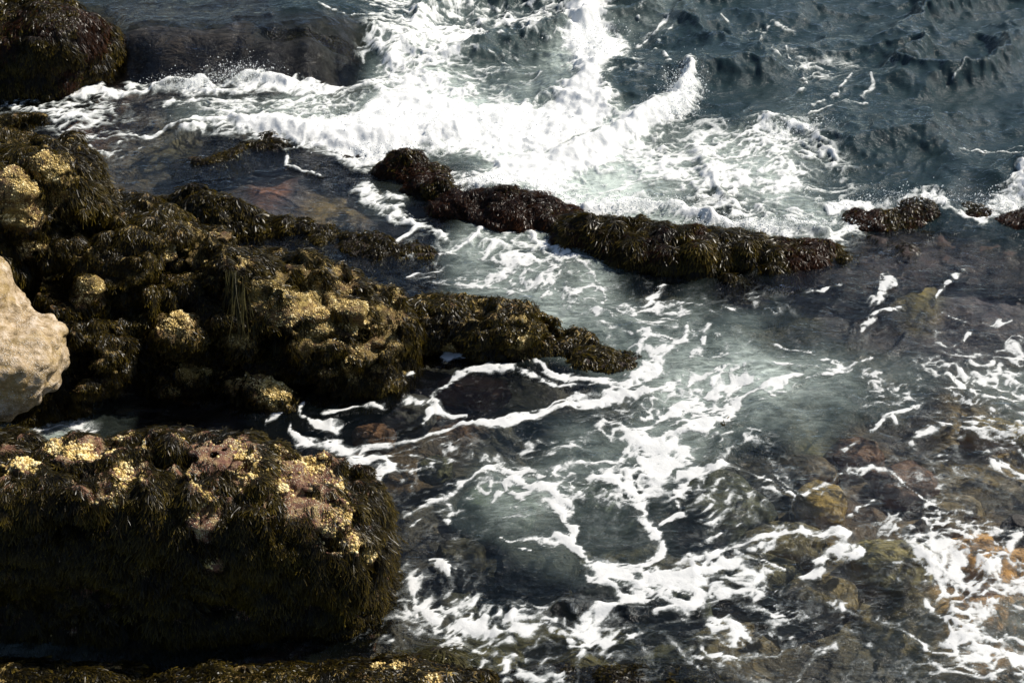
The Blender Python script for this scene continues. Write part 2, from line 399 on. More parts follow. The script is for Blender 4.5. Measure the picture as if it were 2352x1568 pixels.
def rock(name, label, cat, lumps, h=0.03, blend=0.15, seed=1, rough=0.12, crack=0.03, nf=1.6, material=None, zmin=-0.5,
         weed=0, weed_len=0.14, weed_w=0.014, weed_mat=None, bare=(), bare_thr=0.35, barn=0, barn_size=0.012, lift=0.3, group=None,
         weed_z=-0.08, spread=0.5, red=0.0, barn_up=0.1, crag=0.0):
    lo = np.min([c - np.max(r[:2]) if False else c - np.array([max(r[0], r[1])] * 2 + [r[2]]) for c, r, a, p in lumps], 0) - 0.3
    hi = np.max([c + np.array([max(r[0], r[1])] * 2 + [r[2]]) for c, r, a, p in lumps], 0) + 0.3
    lo[2] = max(lo[2], zmin)
    V, F = surface_nets(sdf_lumps(lumps, blend, seed, rough, crack, nf, crag), lo, hi, h)
    N = vnormals(V, F)
    V = V + N * (0.048 * fb3(V * 6, seed + 3, 3) + 0.016 * fb3(V * 19, seed + 5, 2))[:, None]
    N = vnormals(V, F)
    o = mesh_obj(name, V, F, material or M_ROCK); tag(o, label, cat, group)
    BVHS.append(BVHTree.FromPolygons([tuple(v) for v in V], [tuple(q) for q in F]))
    patches = [(np.array(hit(a, b)), r) for a, b, r in bare]
    def bareness(p, n):
        v = fb3(p * 2.3, seed + 20, 4) - bare_thr
        v = v * 3.0
        w = 0.75 * fb3(p * np.array([6.0, 6.0, 3.0]), seed + 21, 3)
        for c, r in patches:
            v = np.maximum(v, 0.76 - np.linalg.norm(p - c, axis=1) / r + w)
        return v
    if weed:
        def keep(p, n): return (bareness(p, n) < rng.normal(0.05, 0.2, len(p))) & (fb3(p * 9, seed + 50, 2) > rng.normal(-0.45, 0.2, len(p))) & (p[:, 2] > weed_z) & (n[:, 2] > -0.55) & ((n * norm(np.array([0, 0, CAM_H]) - p)).sum(1) > -0.45) & (p[:, 0] > -0.42 * p[:, 1] - 1.4)
        p, n = sample(V, F, N, weed, keep)
        if red > 0:
            isr = fb3(p * 1.7, seed + 40, 3) + rng.normal(0, 0.12, len(p)) < red - 0.5
            if isr.any(): fronds("red_seaweed", p[isr], n[isr], weed_len * 0.7, weed_w * 0.8, M_RED, o, lift * 1.5, spread, seed)
            p, n = p[~isr], n[~isr]
        fronds("seaweed", p, n, weed_len, weed_w, weed_mat or M_WEED, o, lift, spread, seed)
    if barn:
        def keepb(p, n):
            cl = fb3(p * 5, seed + 33, 3)
            return (bareness(p, n) > rng.normal(0.12, 0.1, len(p))) & (p[:, 2] > 0.05) & (n[:, 2] > barn_up) & (cl > rng.normal(0.10, 0.16, len(p)))
        p, n = sample(V, F, N, barn, keepb)
        if len(p): barnacles(p, n, barn_size, o)
    o["_v"] = 0; del o["_v"]
    return o

def at_hit(px, py, rx, ry, rz, rot=0, p=2.3, sink=0.3):
    c = np.array(hit(px, py)); v = norm(np.array([0, 0, CAM_H]) - c)
    return (c - v * min(rx, ry, rz) * sink, np.array([rx, ry, rz]), math.radians(rot), p)

# ------------------------------------------------------------------ sea: control points (photo pixel -> depth, bubbles)
CP = np.array([
 (1700,50,3,0),(2300,50,3,0),(2000,200,3,0),(2300,250,2.6,0),(2000,330,2.7,0.02),(2300,400,2.2,0.03),(2150,420,2.2,0.03),(1600,120,2.6,0.02),
 (1480,60,2,.25),(1176,120,2,.18),(1100,60,2,.22),(1000,30,2,.2),(1000,200,1.2,.75),(1250,210,1.8,.35),(1330,120,2,.6),(1200,300,1.2,.8),(900,150,1.5,.3),(1180,170,2,.25),(1220,60,2,.1),
 (500,40,1.3,0),(300,40,.8,0),(700,80,1.2,0),(540,150,.10,0),(480,180,.08,0),(620,180,.08,0),(350,150,.1,0),(300,185,.08,0),(740,180,.08,0),(560,110,.2,0),(420,160,.10,0),(700,150,.15,0),(820,60,1.5,.03),(800,140,.4,.05),
 (500,240,.5,.35),(700,235,.5,.4),(200,260,.4,.08),(250,300,.25,.0),(100,240,.4,.08),(330,400,.3,.08),(260,400,.3,.08),(600,350,.35,.02),(750,440,.22,.05),(650,400,.2,.03),(500,370,.4,.05),
 (650,520,.3,0),(850,580,.25,.03),(900,640,.3,0),(950,500,.3,.05),(750,520,.3,.02),(900,460,.3,.15),
 (1400,430,.9,.7),(1600,420,.9,.42),(1750,380,1,.5),(1850,400,1,.3),(1800,460,.9,.35),(1550,460,.8,.42),(1640,470,.5,.12),(1500,380,1,.55),(1680,350,1,.45),
 (1650,260,2.2,.05),(1500,200,2,.05),(2050,420,1.9,.05),(2250,460,1.2,.05),(1950,420,1.6,.12),
 (1150,600,.8,.42),(1300,700,.9,.5),(1420,740,.9,.5),(1200,560,.7,.3),(1250,640,.8,.4),(1450,790,1,.45),(1650,800,1,.5),(1750,870,1,.5),(1600,900,.9,.38),(1900,880,.8,.38),(1500,1000,.8,.32),(1350,1040,.7,.28),(2050,870,.7,.16),(1380,800,1,.42),
 (1560,740,.8,.4),(1700,740,.8,.28),
 (2100,600,.12,0),(2250,650,.2,0),(1900,680,.3,0),(1700,690,.4,.02),(1500,660,.5,.05),(2200,740,.3,0),(2000,760,.4,.02),(2300,800,.4,.05),(1800,760,.5,.1),
 (1000,880,.4,0),(850,950,.5,0),(1000,1000,.5,0),(1100,900,.45,0),(1300,890,.45,0),(1200,1010,.6,.06),(700,1000,.5,0),(1400,950,.6,.1),
 (1150,1170,.6,.36),(1240,1150,.6,.42),(1080,1180,.6,.12),(1350,1170,.5,.18),(1450,1150,.5,.14),(1000,1080,.5,.05),(1280,1210,.5,.2),
 (1650,1180,.5,.02),(1800,1100,.5,0),(2000,1050,.4,.02),(2200,1000,.35,.02),(2000,1200,.4,.02),(2250,1150,.4,.05),(2250,1320,.3,.02),(2000,1350,.45,.06),(1750,1350,.5,.06),(1500,1450,.5,.06),(1200,1400,.5,.04),(1100,1300,.5,.02),(1000,1250,.4,.02),(2100,1480,.5,.1),(1700,1500,.4,.03),(1300,1530,.15,0),(1850,950,.6,.3),
 (400,960,.4,0),(150,950,.4,.5),(60,990,.4,.4),(250,960,.4,.1),(2340,900,.5,.26),(2330,1400,.4,.18),(2800,900,.6,.08),(2800,1400,.5,.06),(3000,1150,.6,.08),(2800,650,.4,.0),(2900,1600,.5,.1),(2800,300,2.5,0)], float)
CPW = np.array([P(a, b)[:2] for a, b in CP[:, :2]])
def idw(X, Y, vals, sharp=4.2):
    num = np.zeros((vals.shape[1],) + X.shape, f32); den = np.zeros(X.shape, f32)
    for (cx, cy), v in zip(CPW, vals):
        w = (1.0 / ((X - cx) ** 2 + 0.5 * (Y - cy) ** 2 + 0.02) ** (sharp / 2)).astype(f32)
        den += w
        for k in range(vals.shape[1]): num[k] += w * f32(v[k])
    return num / den
def grade(a, b, st, grow, lim):
    out = list(a)
    s = st
    while out[-1] < b: out.append(out[-1] + s); s = min(s * grow, lim)
    return out
DX0, DX1, DY0, DY1 = -8.6, 8.6, 6.3, 24.0
def axis(lo, hi, s0, s1, far_lo, far_hi):
    v = [lo]
    while v[-1] < hi: v.append(v[-1] + s0 + (s1 - s0) * (v[-1] - lo) / (hi - lo))
    up = []; x, s = v[-1], s1
    while x < far_hi: s = min(s * 1.18, 60); x += s; up.append(x)
    dn = []; x, s = v[0], s0
    while x > far_lo: s = min(s * 1.18, 60); x -= s; dn.append(x)
    return np.array(dn[::-1] + v + up, f32)
def sea_base(X, Y):
    """still level of the water: the pool behind the ledge stands higher and spills over it"""
    foot = np.interp(X, [-9, -5.4, -4.9, -3.9, -3.2, -2.2, -1.2], [19.5, 19.0, 18.3, 18.1, 18.2, 18.4, 18.8]) + 0.12 * vn2(X * 1.4, Y * 0 + 3, 4)
    side = 1 - ss(-2.6, -0.6, X)
    return 0.5 * ss(0.0, 0.85, Y - foot + 0.1 * vn2(X * 3.5, Y * 2, 6)) * side * (1 - ss(24, 40, Y))

# ------------------------------------------------------------------ foam strokes and patches, in photo pixels on the water
# (half width, strength, points)
STROKES = [
 (4,.7,[(240,150),(232,175),(222,205)]),
 (13,1.0,[(0,228),(60,215),(100,215),(200,217),(300,214),(370,208),(420,197),(500,203),(560,180),(600,182),(650,195),(730,200),(820,207),(870,195)]),
 (15,1.0,[(350,215),(420,208),(500,212),(560,196),(620,196),(700,206)]),(10,.7,[(350,240),(500,228),(650,225),(760,230)]),
 (9,.9,[(165,330),(190,322),(240,325),(290,312)]),(7,.6,[(290,312),(330,318),(400,300)]),(6,.6,[(30,240),(100,262),(180,245)]),(7,.6,[(330,345),(280,360),(200,340)]),
 (2.5,.6,[(650,355),(660,375),(690,395),(735,408)]),(12,.85,[(825,432),(850,447),(865,470),(905,480),(930,505),(970,525),(1015,545)]),(8,.9,[(850,447),(915,450)]),(6,.6,[(900,560),(960,530)]),
 (16,1.0,[(1300,455),(1340,478),(1420,488),(1500,483),(1580,503),(1650,522),(1750,532),(1850,535),(1930,530),(1965,508),(2000,480)]),
 (14,.95,[(1900,478),(1990,466),(2080,472),(2150,474),(2200,500),(2250,508),(2290,488),(2352,440)]),(12,.8,[(2290,470),(2352,420)]),
 (13,.9,[(1600,330),(1597,365),(1620,410),(1650,440),(1680,480),(1730,510)]),(12,.85,[(1590,345),(1650,335),(1720,312),(1760,290),(1800,300),(1860,318)]),
 (12,.85,[(2270,352),(2310,370),(2352,390)]),(6,.6,[(2210,345),(2290,340),(2352,345)]),(7,.6,[(1880,330),(1920,370),(1900,400)]),
 (5,.7,[(1810,130),(1830,155),(1845,175),(1858,195)]),(4,.7,[(1790,245),(1825,238),(1850,220)]),(5,.75,[(1865,252),(1910,236),(1945,205),(1958,185)]),(3,.6,[(1860,275),(1930,250),(1990,255)]),(3,.55,[(1985,240),(2010,220),(2000,200)]),
 (3,.5,[(2170,220),(2200,170),(2215,140)]),(4,.5,[(1740,90),(1780,60),(1830,75)]),(5,.55,[(1660,60),(1700,80),(1760,70)]),
 (5,.6,[(1460,60),(1480,30),(1500,10)]),(6,.6,[(1465,110),(1500,90),(1530,60)]),(5,.6,[(1500,140),(1520,110),(1540,80)]),(4,.6,[(1540,20),(1560,5)]),(5,.6,[(1540,175),(1530,150)]),
 (6,.7,[(870,15),(930,28),(1000,8),(1080,0)]),(6,.6,[(940,60),(1000,40),(1060,45),(1120,40)]),(6,.6,[(840,150),(860,110),(930,80)]),(6,.6,[(1120,100),(1150,60),(1220,20),(1270,10)]),(5,.6,[(1130,130),(1180,150),(1240,140)]),(4,.5,[(350,60),(400,40),(420,15)]),(4,.5,[(740,90),(800,110),(860,90)]),
 # stream through the reef
 (8,.8,[(1000,610),(1010,580),(1080,560),(1130,520),(1150,515)]),(9,.75,[(1210,520),(1240,560),(1280,570),(1330,610),(1370,640),(1400,680),(1380,720)]),(8,.65,[(1130,520),(1180,540),(1240,530)]),(7,.6,[(1250,600),(1300,650),(1380,700)]),
 (6,.6,[(1000,660),(1080,650),(1150,660),(1200,700)]),(6,.6,[(940,640),(1000,600)]),(6,.6,[(1400,740),(1450,720),(1500,690),(1530,660)]),(6,.55,[(1430,720),(1550,690),(1640,705),(1700,720)]),
 (9,.8,[(2050,645),(2025,660),(2020,695),(2005,690)]),(4,.6,[(2000,660),(1900,662),(1850,670)]),(5,.6,[(1980,760),(2010,730),(2080,715)]),(5,.7,[(2170,730),(2230,748),(2330,742)]),(6,.7,[(2190,790),(2220,770),(2260,772)]),(3,.5,[(2150,690),(2210,620)]),
 (8,.8,[(1600,830),(1620,790),(1640,750)]),(7,.75,[(1780,790),(1840,800),(1900,830),(1930,850)]),(7,.7,[(1690,860),(1760,850),(1840,840),(1930,860),(2000,830)]),
 (9,1.0,[(1175,816),(1210,818),(1245,832),(1300,855),(1360,870),(1430,872),(1490,852),(1540,812),(1570,782),(1582,750)]),(7,.8,[(1430,866),(1500,830),(1555,790)]),
 (6,.85,[(1175,852),(1080,858),(1045,872),(1030,890),(985,912)]),(5,.7,[(1180,850),(1250,865),(1310,880),(1370,875)]),(7,.9,[(1020,822),(1100,815),(1175,818)]),
 (10,.95,[(860,875),(880,845),(910,850),(940,860)]),(6,.8,[(850,880),(900,870)]),
 (9,.95,[(612,960),(655,945),(695,932),(690,960),(720,982),(780,985)]),(7,.9,[(665,975),(665,1005),(690,1028)]),(6,.85,[(745,962),(800,940),(880,925)]),
 (8,.9,[(925,925),(970,925),(1010,940),(1060,955)]),(6,.8,[(960,970),(985,940)]),(4,.5,[(780,900),(815,893)]),
 (10,1.0,[(690,1030),(760,1035),(830,1035),(900,1018),(960,1000),(1050,975),(1150,968),(1250,942),(1330,918),(1400,902),(1470,892),(1545,884)]),(9,.9,[(1240,940),(1330,905),(1420,885)]),(6,.8,[(870,1050),(950,1020),(1020,1000)]),
 (15,1.0,[(800,1075),(850,1060),(880,1080),(860,1100),(835,1115)]),(7,.75,[(850,1060),(920,1045),(960,1060)]),
 (9,.95,[(915,1190),(950,1165),(1000,1142),(1040,1112),(1100,1088),(1180,1080),(1250,1077),(1330,1062),(1420,1050),(1450,1012),(1475,975),(1520,950),(1580,925),(1640,905)]),(9,.9,[(1000,1145),(1022,1170),(1012,1200)]),(5,.7,[(930,1215),(960,1185),(1000,1165)]),(5,.6,[(1030,1060),(960,1080),(920,1110)]),
 (12,1.0,[(1500,1012),(1560,992),(1640,965),(1700,925),(1760,900),(1830,870)]),(11,.95,[(1380,1080),(1450,1075),(1500,1062),(1560,1042),(1580,1030)]),(7,.75,[(1500,1012),(1470,1060)]),
 (14,1.0,[(1175,1095),(1220,1122),(1265,1140),(1285,1162)]),(6,.95,[(1285,1165),(1292,1190),(1318,1208),(1312,1238)]),(10,1.0,[(1165,1242),(1230,1238),(1300,1248),(1345,1275),(1360,1300)]),(5,.8,[(1150,1235),(1180,1255),(1220,1270)]),
 (10,1.0,[(1395,1092),(1440,1112),(1468,1135),(1480,1172),(1505,1215),(1525,1255),(1510,1275),(1470,1288),(1440,1290)]),(6,.8,[(1340,1090),(1400,1095)]),
 (20,1.0,[(1360,1290),(1400,1290),(1450,1300)]),(12,.95,[(1345,1320),(1400,1350),(1430,1380),(1500,1362),(1560,1345),(1600,1335)]),(12,.95,[(1600,1350),(1590,1375),(1550,1395),(1500,1415)]),(10,.9,[(1480,1320),(1540,1310),(1620,1300),(1700,1275)]),(6,.8,[(1540,1340),(1640,1290),(1700,1265)]),(7,.8,[(1430,1300),(1520,1330),(1560,1345)]),
 (9,1.0,[(1560,1290),(1640,1262),(1700,1242),(1790,1222),(1860,1228),(1915,1240),(1912,1268),(1890,1285)]),(6,.8,[(1690,1262),(1740,1285),(1790,1300)]),(8,.85,[(1860,1305),(1900,1285),(1960,1275)]),(7,.8,[(1830,1335),(1880,1325)]),
 (6,.9,[(1560,1080),(1640,1075),(1690,1085),(1740,1112),(1790,1140),(1812,1155)]),(4,.8,[(1812,1155),(1808,1180),(1798,1205)]),(4,.6,[(1810,1155),(1900,1110),(1960,1085)]),
 (6,.75,[(1550,1170),(1535,1130),(1560,1100)]),(4,.6,[(1550,1170),(1510,1190)]),
 (7,.8,[(1950,1090),(2000,1098),(2050,1112),(2100,1140),(2150,1165),(2165,1195),(2140,1230),(2140,1268),(2180,1255)]),(5,.7,[(1920,1210),(1960,1180),(2000,1155)]),(6,.75,[(2010,1000),(2060,985),(2072,1002)]),(6,.75,[(2100,1040),(2150,1005),(2180,985)]),(5,.6,[(1930,1045),(2000,1010),(2060,985),(2150,930),(2220,880)]),(6,.6,[(2220,905),(2240,890)]),(8,.7,[(2290,860),(2352,850)]),(9,.8,[(2280,1070),(2330,1090),(2352,1110)]),(5,.6,[(2320,1020),(2352,1060)]),
 (9,.8,[(2230,1330),(2260,1310),(2290,1330)]),(7,.8,[(2180,1310),(2210,1290)]),(8,.7,[(2350,1250),(2320,1270),(2300,1300)]),(6,.8,[(2190,1500),(2180,1430),(2170,1400)]),
 (13,.85,[(920,1340),(940,1380),(985,1400),(1000,1420)]),(8,.8,[(970,1300),(1010,1325)]),(16,.95,[(1060,1435),(1100,1450),(1150,1460)]),(8,.8,[(1080,1480),(1130,1500),(1200,1510)]),(9,.7,[(1180,1430),(1250,1440),(1330,1435),(1420,1400)]),(9,.75,[(1300,1470),(1400,1490),(1500,1460),(1570,1420)]),(12,.85,[(1640,1440),(1690,1425),(1700,1455),(1660,1470)]),(9,.8,[(1770,1415),(1790,1405)]),(8,.7,[(1590,1530),(1640,1520),(1700,1540)]),(9,.75,[(1830,1550),(1880,1510),(1960,1490),(2010,1500)]),(9,.75,[(2030,1440),(2100,1470),(2180,1490),(2270,1500)]),(9,.75,[(2250,1540),(2300,1510),(2352,1480)]),(7,.7,[(2120,1380),(2170,1400),(2230,1440)]),(8,.7,[(1900,1400),(2000,1420),(2060,1440)]),
 (5,.8,[(1560,990),(1700,960),(1900,860)]),
]
PATCHES = [   # (softness, strength, outline)
 (40,1.8,[(560,275),(800,285),(900,260),(1060,250),(1300,240),(1400,250),(1330,310),(1200,345),(1000,335),(850,365),(760,335),(620,312)]),
 (30,1.3,[(420,300),(520,275),(600,258),(700,270),(800,262),(850,240),(880,205),(1000,215),(1060,235),(1176,245),(1270,230),(1320,190),(1300,110),(1310,30),(1330,-20),(1400,-20),(1380,60),(1430,110),(1410,170),(1380,200),(1400,270),(1340,310),(1250,350),(1150,360),(1000,340),(920,345),(850,378),(800,362),(740,338),(640,318),(600,312),(520,300)]),
 (26,1.25,[(1300,345),(1400,300),(1500,262),(1550,230),(1580,190),(1600,228),(1588,255),(1540,292),(1450,340),(1400,378),(1330,400),(1300,440),(1330,468),(1250,452),(1170,440),(1112,453),(1090,430),(1020,440),(1010,415),(1080,420),(1140,395),(1130,360),(1220,350)]),
 (40,.75,[(850,190),(870,140),(920,110),(1000,150),(1060,190),(1150,225),(1060,240),(900,230)]),
 (40,.75,[(840,130),(900,80),(980,50),(1110,50),(1120,100),(1050,170),(960,160)]),
 (85,.60,[(1340,400),(1560,300),(1680,310),(1850,310),(1930,400),(1900,470),(1930,535),(1850,530),(1700,525),(1600,505),(1500,490),(1330,470)]),
 (30,.55,[(700,225),(900,225),(870,265),(600,262),(480,290),(470,240)]),
 (35,.42,[(1000,590),(1140,520),(1290,540),(1390,640),(1420,720),(1260,700),(1100,660),(960,650)]),
 (26,.75,[(20,990),(70,930),(150,930),(220,975),(120,985)]),
 (30,.7,[(1340,1290),(1470,1290),(1600,1330),(1590,1380),(1430,1385)]),
 (14,.9,[(1340,1310),(1360,1270),(1430,1275),(1450,1310),(1400,1345)]),
]
LACE = [      # (strength, size, outline) where a net of foam drifts
 (.29,.17,[(1250,1080),(3100,930),(3100,1600),(1250,1600)]),
 (.66,.24,[(1080,1400),(1600,1420),(1900,1380),(3100,1360),(3100,1600),(1500,1600),(1150,1520)]),
 (.52,.2,[(1900,1080),(2200,1080),(2200,1290),(1980,1290)]),(.48,.24,[(2180,1230),(3100,1200),(3100,1400),(2150,1420)]),(.46,.2,[(2200,1000),(3100,1000),(3100,1120),(2230,1110)]),
 (.56,.24,[(1400,700),(1700,700),(1950,800),(1950,900),(1700,1000),(1450,1060),(1380,1000),(1550,880)]),
 (.48,.24,[(900,1030),(1500,1000),(1560,1200),(1000,1250)]),
 (.40,.3,[(1450,0),(1560,0),(1520,200),(1440,180)]),
 (.52,.3,[(820,0),(1300,0),(1280,200),(880,150)]),
 (.6,.2,[(920,1280),(1100,1380),(1100,1560),(900,1440)]),
 (.56,.24,[(1900,800),(3100,820),(3100,1000),(1950,1000)]),
 (.45,.22,[(940,600),(1150,520),(1300,540),(1420,700),(1250,720)]),
 (.36,.35,[(1760,100),(2000,160),(1980,290),(1780,260)]),
 (.40,.25,[(0,230),(420,230),(420,330),(150,420),(100,330)]),
]
YS = 0.55
def world_poly(pts): return np.array([P(a, b)[:2] for a, b in pts])
def seg_dist(X, Y, a, b):
    dx, dy = b[0] - a[0], (b[1] - a[1]) * YS
    px, py = X - a[0], (Y - a[1]) * YS
    t = np.clip((px * dx + py * dy) / (dx * dx + dy * dy + 1e-9), 0, 1)
    return (px - t * dx) ** 2 + (py - t * dy) ** 2
def poly_sd(X, Y, W_):
    d = np.full(X.shape, 1e9, f32); ins = np.zeros(X.shape, bool); n = len(W_)
    for i in range(n):
        a, b = W_[i], W_[(i + 1) % n]
        d = np.minimum(d, seg_dist(X, Y, a, b))
        c = (a[1] > Y) != (b[1] > Y)
        with np.errstate(divide='ignore', invalid='ignore'):
            ins ^= c & (X < (b[0] - a[0]) * (Y - a[1]) / (b[1] - a[1] + 1e-12) + a[0])
    return np.sqrt(d) * np.where(ins, 1, -1)
def spread_up(field, X, Y, xs, ys, W_, margin, fn):
    lo, hi = W_.min(0) - margin * np.array([1, 1 / YS]), W_.max(0) + margin * np.array([1, 1 / YS])
    i0, i1 = np.searchsorted(xs, (lo[0], hi[0])); j0, j1 = np.searchsorted(ys, (lo[1], hi[1]))
    if i1 <= i0 or j1 <= j0: return
    s = np.s_[j0:j1, i0:i1]
    field[s] = np.maximum(field[s], fn(X[s], Y[s]))

def build_sea():
    xs = axis(DX0, DX1, 0.0155, 0.0155, -260, 260); ys = axis(DY0, DY1, 0.013, 0.030, -40, 420)
    X, Y = np.meshgrid(xs, ys)
    # flow-warped coordinates, so that everything drawn on the water has its swirls
    wx = 0.10 * fb2(X * 1.1, Y * 0.8, 11, 3) + 0.05 * fb2(X * 4, Y * 3, 12, 3)
    wy = 0.16 * fb2(X * 1.1 + 40, Y * 0.8, 13, 3) + 0.09 * fb2(X * 4 + 9, Y * 3, 14, 3)
    XW, YW = X + wx, Y + wy
    Fm = np.zeros(X.shape, f32)
    wn = np.clip(1 + 1.25 * fb2(X * 2.8, Y * 2.0, 21, 4), 0.28, 2.2).astype(f32)
    for w, k, pts in STROKES:
        if pts[0][0] > 1440 and pts[0][1] < 280: w, k = w * .8, k * .85
        q = world_poly(pts); wm = w * mpp(P(*pts[len(pts) // 2]))
        def fn(x, y, q=q, wm=wm, k=k):
            d = None
            for a, b in zip(q[:-1], q[1:]):
                e = seg_dist(x, y, a, b); d = e if d is None else np.minimum(d, e)
            return d
        lo, hi = q.min(0) - 3.2 * wm - 0.4, q.max(0) + 3.2 * wm + 0.4
        i0, i1 = np.searchsorted(xs, (lo[0], hi[0])); j0, j1 = np.searchsorted(ys, (lo[1] - 2 * wm, hi[1] + 2 * wm))
        s = np.s_[j0:j1, i0:i1]
        wm *= 0.62
        d = np.sqrt(fn(XW[s], YW[s])) / (wm * wn[s])
        Fm[s] = np.maximum(Fm[s], k * np.clip(0.98 - 0.36 * d, 0, 0.90))
    for soft, k, pts in PATCHES:
        q = world_poly(pts); sm = soft * mpp(P(*pts[0]))
        spread_up(Fm, XW, YW, xs, ys, q, 1.0, lambda x, y: k * np.clip(0.5 + 0.5 * poly_sd(x, y, q) / sm, 0, 1))
    swx, swy = X + 1.4 * wx, Y + 1.4 * wy
    lace = np.zeros(X.shape, f32)
    for k, size, pts in LACE:
        q = world_poly(pts)
        def fn(x, y):
            m_ = np.clip(0.5 + poly_sd(x, y, q) / 0.8, 0, 1)
            return k * m_ * 1.0
        reg = np.zeros(X.shape, f32); spread_up(reg, XW, YW, xs, ys, q, 0.8, fn)
        s = np.where(reg > 0.02)
        if len(s[0]) == 0: continue
        a, b = (swx[s] * .94 + swy[s] * .34) * 0.72 / size, (swy[s] * .94 - swx[s] * .34) * 0.80 / size
        F1, F2 = worley(a, b, 3); G1, G2 = worley(a * 2.3 + 5, b * 2.3, 8)
        wall = np.maximum(1 - (F2 - F1) / 0.30, 0.8 * (1 - (G2 - G1) / 0.34))
        pat = ss(-0.35, 0.35, fb2(X[s] * 1.3, Y[s] * 1.0, 77, 3))
        lace[s] = np.maximum(lace[s], reg[s] * (0.45 + 0.55 * np.clip(wall, -0.5, 1)) * (0.45 + 0.95 * pat))
    Fm = np.maximum(Fm, lace)
    big = fb2(swx * 2.0, swy * 1.4, 31, 5, 0.6)
    fine = fb2(swx * 9, swy * 6, 35, 3, 0.6)
    fu, fv = swx * .94 + swy * .34, swy * .94 - swx * .34
    A1, A2 = worley(fu * 4.6, fv * 5.6, 91); B1, B2 = worley(fu * 11 + 3, fv * 14, 92)
    net = np.maximum(1 - (A2 - A1) / 0.42, 0.85 - (B2 - B1) / 0.5)
    rg1 = 1 - 2.2 * np.abs(fb2(fu * 2.3, fv * 4.4, 93, 4)); rg2 = 1 - 2.2 * np.abs(fb2(fu * 8, fv * 13, 94, 3))
    Q0 = 0.50 * rg1 + 0.42 * rg2 + 0.50 * np.clip(net, -0.6, 1) + 0.40 * big + 0.18 * fine
    qs = np.quantile(Q0[Fm > 0.05][::37], np.linspace(0, 1, 65)).astype(f32)
    Qu = np.interp(Q0, qs, np.linspace(0, 1, 65)).astype(f32)         # even spread 0..1: density then sets how much is covered
    Fo = np.where(Fm > 0.03, Fm + 0.84 * (Qu - 0.5) * np.clip(Fm * 4, 0, 1) * np.where(Fm > 1.0, np.clip(2.1 - 1.1 * Fm, .4, 1), 1), 0).astype(f32)
    dep, milk = idw(X, Y, CP[:, 2:4])
    milk = np.clip((milk - 0.07) * 1.1 * (1 + 0.9 * fb2(XW * 1.5, YW * 1.0, 51, 4)), 0, 1)
    # ---- heights
    open_sea = ss(0.7, 2.4, dep)
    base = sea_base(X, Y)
    spill = np.clip(4 * base * (0.5 - base) * 4, 0, 1)
    chopf = np.clip(0.42 + 0.10 * open_sea + 0.3 * milk + 0.4 * spill, 0, 1)
    H = np.zeros(X.shape, f32)
    ca, sa = math.cos(0.45), math.sin(0.45)
    U, V_ = X * ca + Y * sa, -X * sa + Y * ca
    r1 = 1 - 1.3 * np.abs(fb2(U * 0.30 + 1.5 * wx, V_ * 0.55 + wy, 61, 2))
    r2 = 1 - 1.4 * np.abs(fb2(U * 0.8 + 2 * wx, V_ * 1.4 + 2 * wy, 62, 2))
    r3 = 1 - np.abs(fb2(U * 2.2 + 3 * wx, V_ * 3.6 + 3 * wy, 63, 2))
    r4 = fb2(X * 7 + 6 * wx, Y * 10 + 6 * wy, 64, 3)
    near = (np.abs(X) < 40) & (Y < 60)
    H += open_sea * (0.40 * (r1 ** 2 - .4) + 0.06 * (r2 ** 2 - .4) + 0.014 * (r3 ** 2 - .4))
    H += (1 - 0.45 * open_sea) * (0.03 * (r2 ** 2 - .4) + 0.018 * (r3 ** 2 - .4) + 0.009 * r4)
    H += base
    # breaking crests stand up
    def crest(pts, wpx, hgt):
        q = world_poly(pts); wm = wpx * mpp(P(*pts[0]))
        add = np.zeros(X.shape, f32)
        def fn(x, y):
            d = None
            for a, b in zip(q[:-1], q[1:]):
                e = seg_dist(x, y, a, b); d = e if d is None else np.minimum(d, e)
            return hgt * np.exp(-d / wm ** 2)
        spread_up(add, XW, YW, xs, ys, q, 3 * wm, fn)
        return add
    lump = 0.7 + 0.6 * np.abs(fb2(X * 2.5, Y * 2.0, 71, 3))
    H += lump * (crest([(420,305),(600,290),(760,310),(900,330),(1050,310)], 26, .12) + crest([(1300,350),(1450,310),(1560,240),(1590,200)], 24, .16)
        + crest([(1330,30),(1380,110),(1360,190)], 34, .07) + crest([(1110,445),(1200,445),(1290,455)], 18, .08) + crest([(1350,480),(1500,480),(1650,520),(1900,530)], 12, .08)
        + crest([(350,210),(560,180),(650,195)], 10, .10) + crest([(1600,340),(1610,400),(1680,480)], 14, .06)
        + crest([(1760,290),(1850,310)], 14, .08) + crest([(2240,170),(2120,210),(2000,190)], 34, .08) + crest([(1190,1420),(1330,1400),(1440,1420)], 10, .05) + crest([(800,1070),(860,1075)], 14, .04))
    surf = np.clip(Fo, 0, 1) * ss(13.4, 13.9, Y + 0.10 * X)
    H += surf * (0.05 * np.abs(fb2(XW * 2.5, YW * 1.8, 81, 3)) + 0.035 * np.abs(fb2(XW * 6, YW * 4.5, 83, 3)) + 0.012 * fb2(X * 12, Y * 9, 82, 2))
    ny, nx = X.shape
    I = np.arange(ny * nx).reshape(ny, nx)
    Q = np.stack([I[:-1, :-1], I[:-1, 1:], I[1:, 1:], I[1:, :-1]], -1).reshape(-1, 4)
    V = np.stack([X, Y, H], -1).reshape(-1, 3)
    o = mesh_obj("water", V, Q, M_WATER, None, True, {"depth": dep, "milk": milk, "chop": chopf})
    tag(o, kind="structure")
    # ---- foam lies on the water as its own skin, thicker where it is dense
    th = 0.004 + np.where(Y + 0.10 * X > 13.4, 0.005 + 0.018 * ss(.8, 1.3, Fm), 0.007) * np.clip((Fo - 0.3) * 1.6, 0, 1)
    isurf = (Y + 0.10 * X > 13.6)
    fm = (Fo > 0.12)
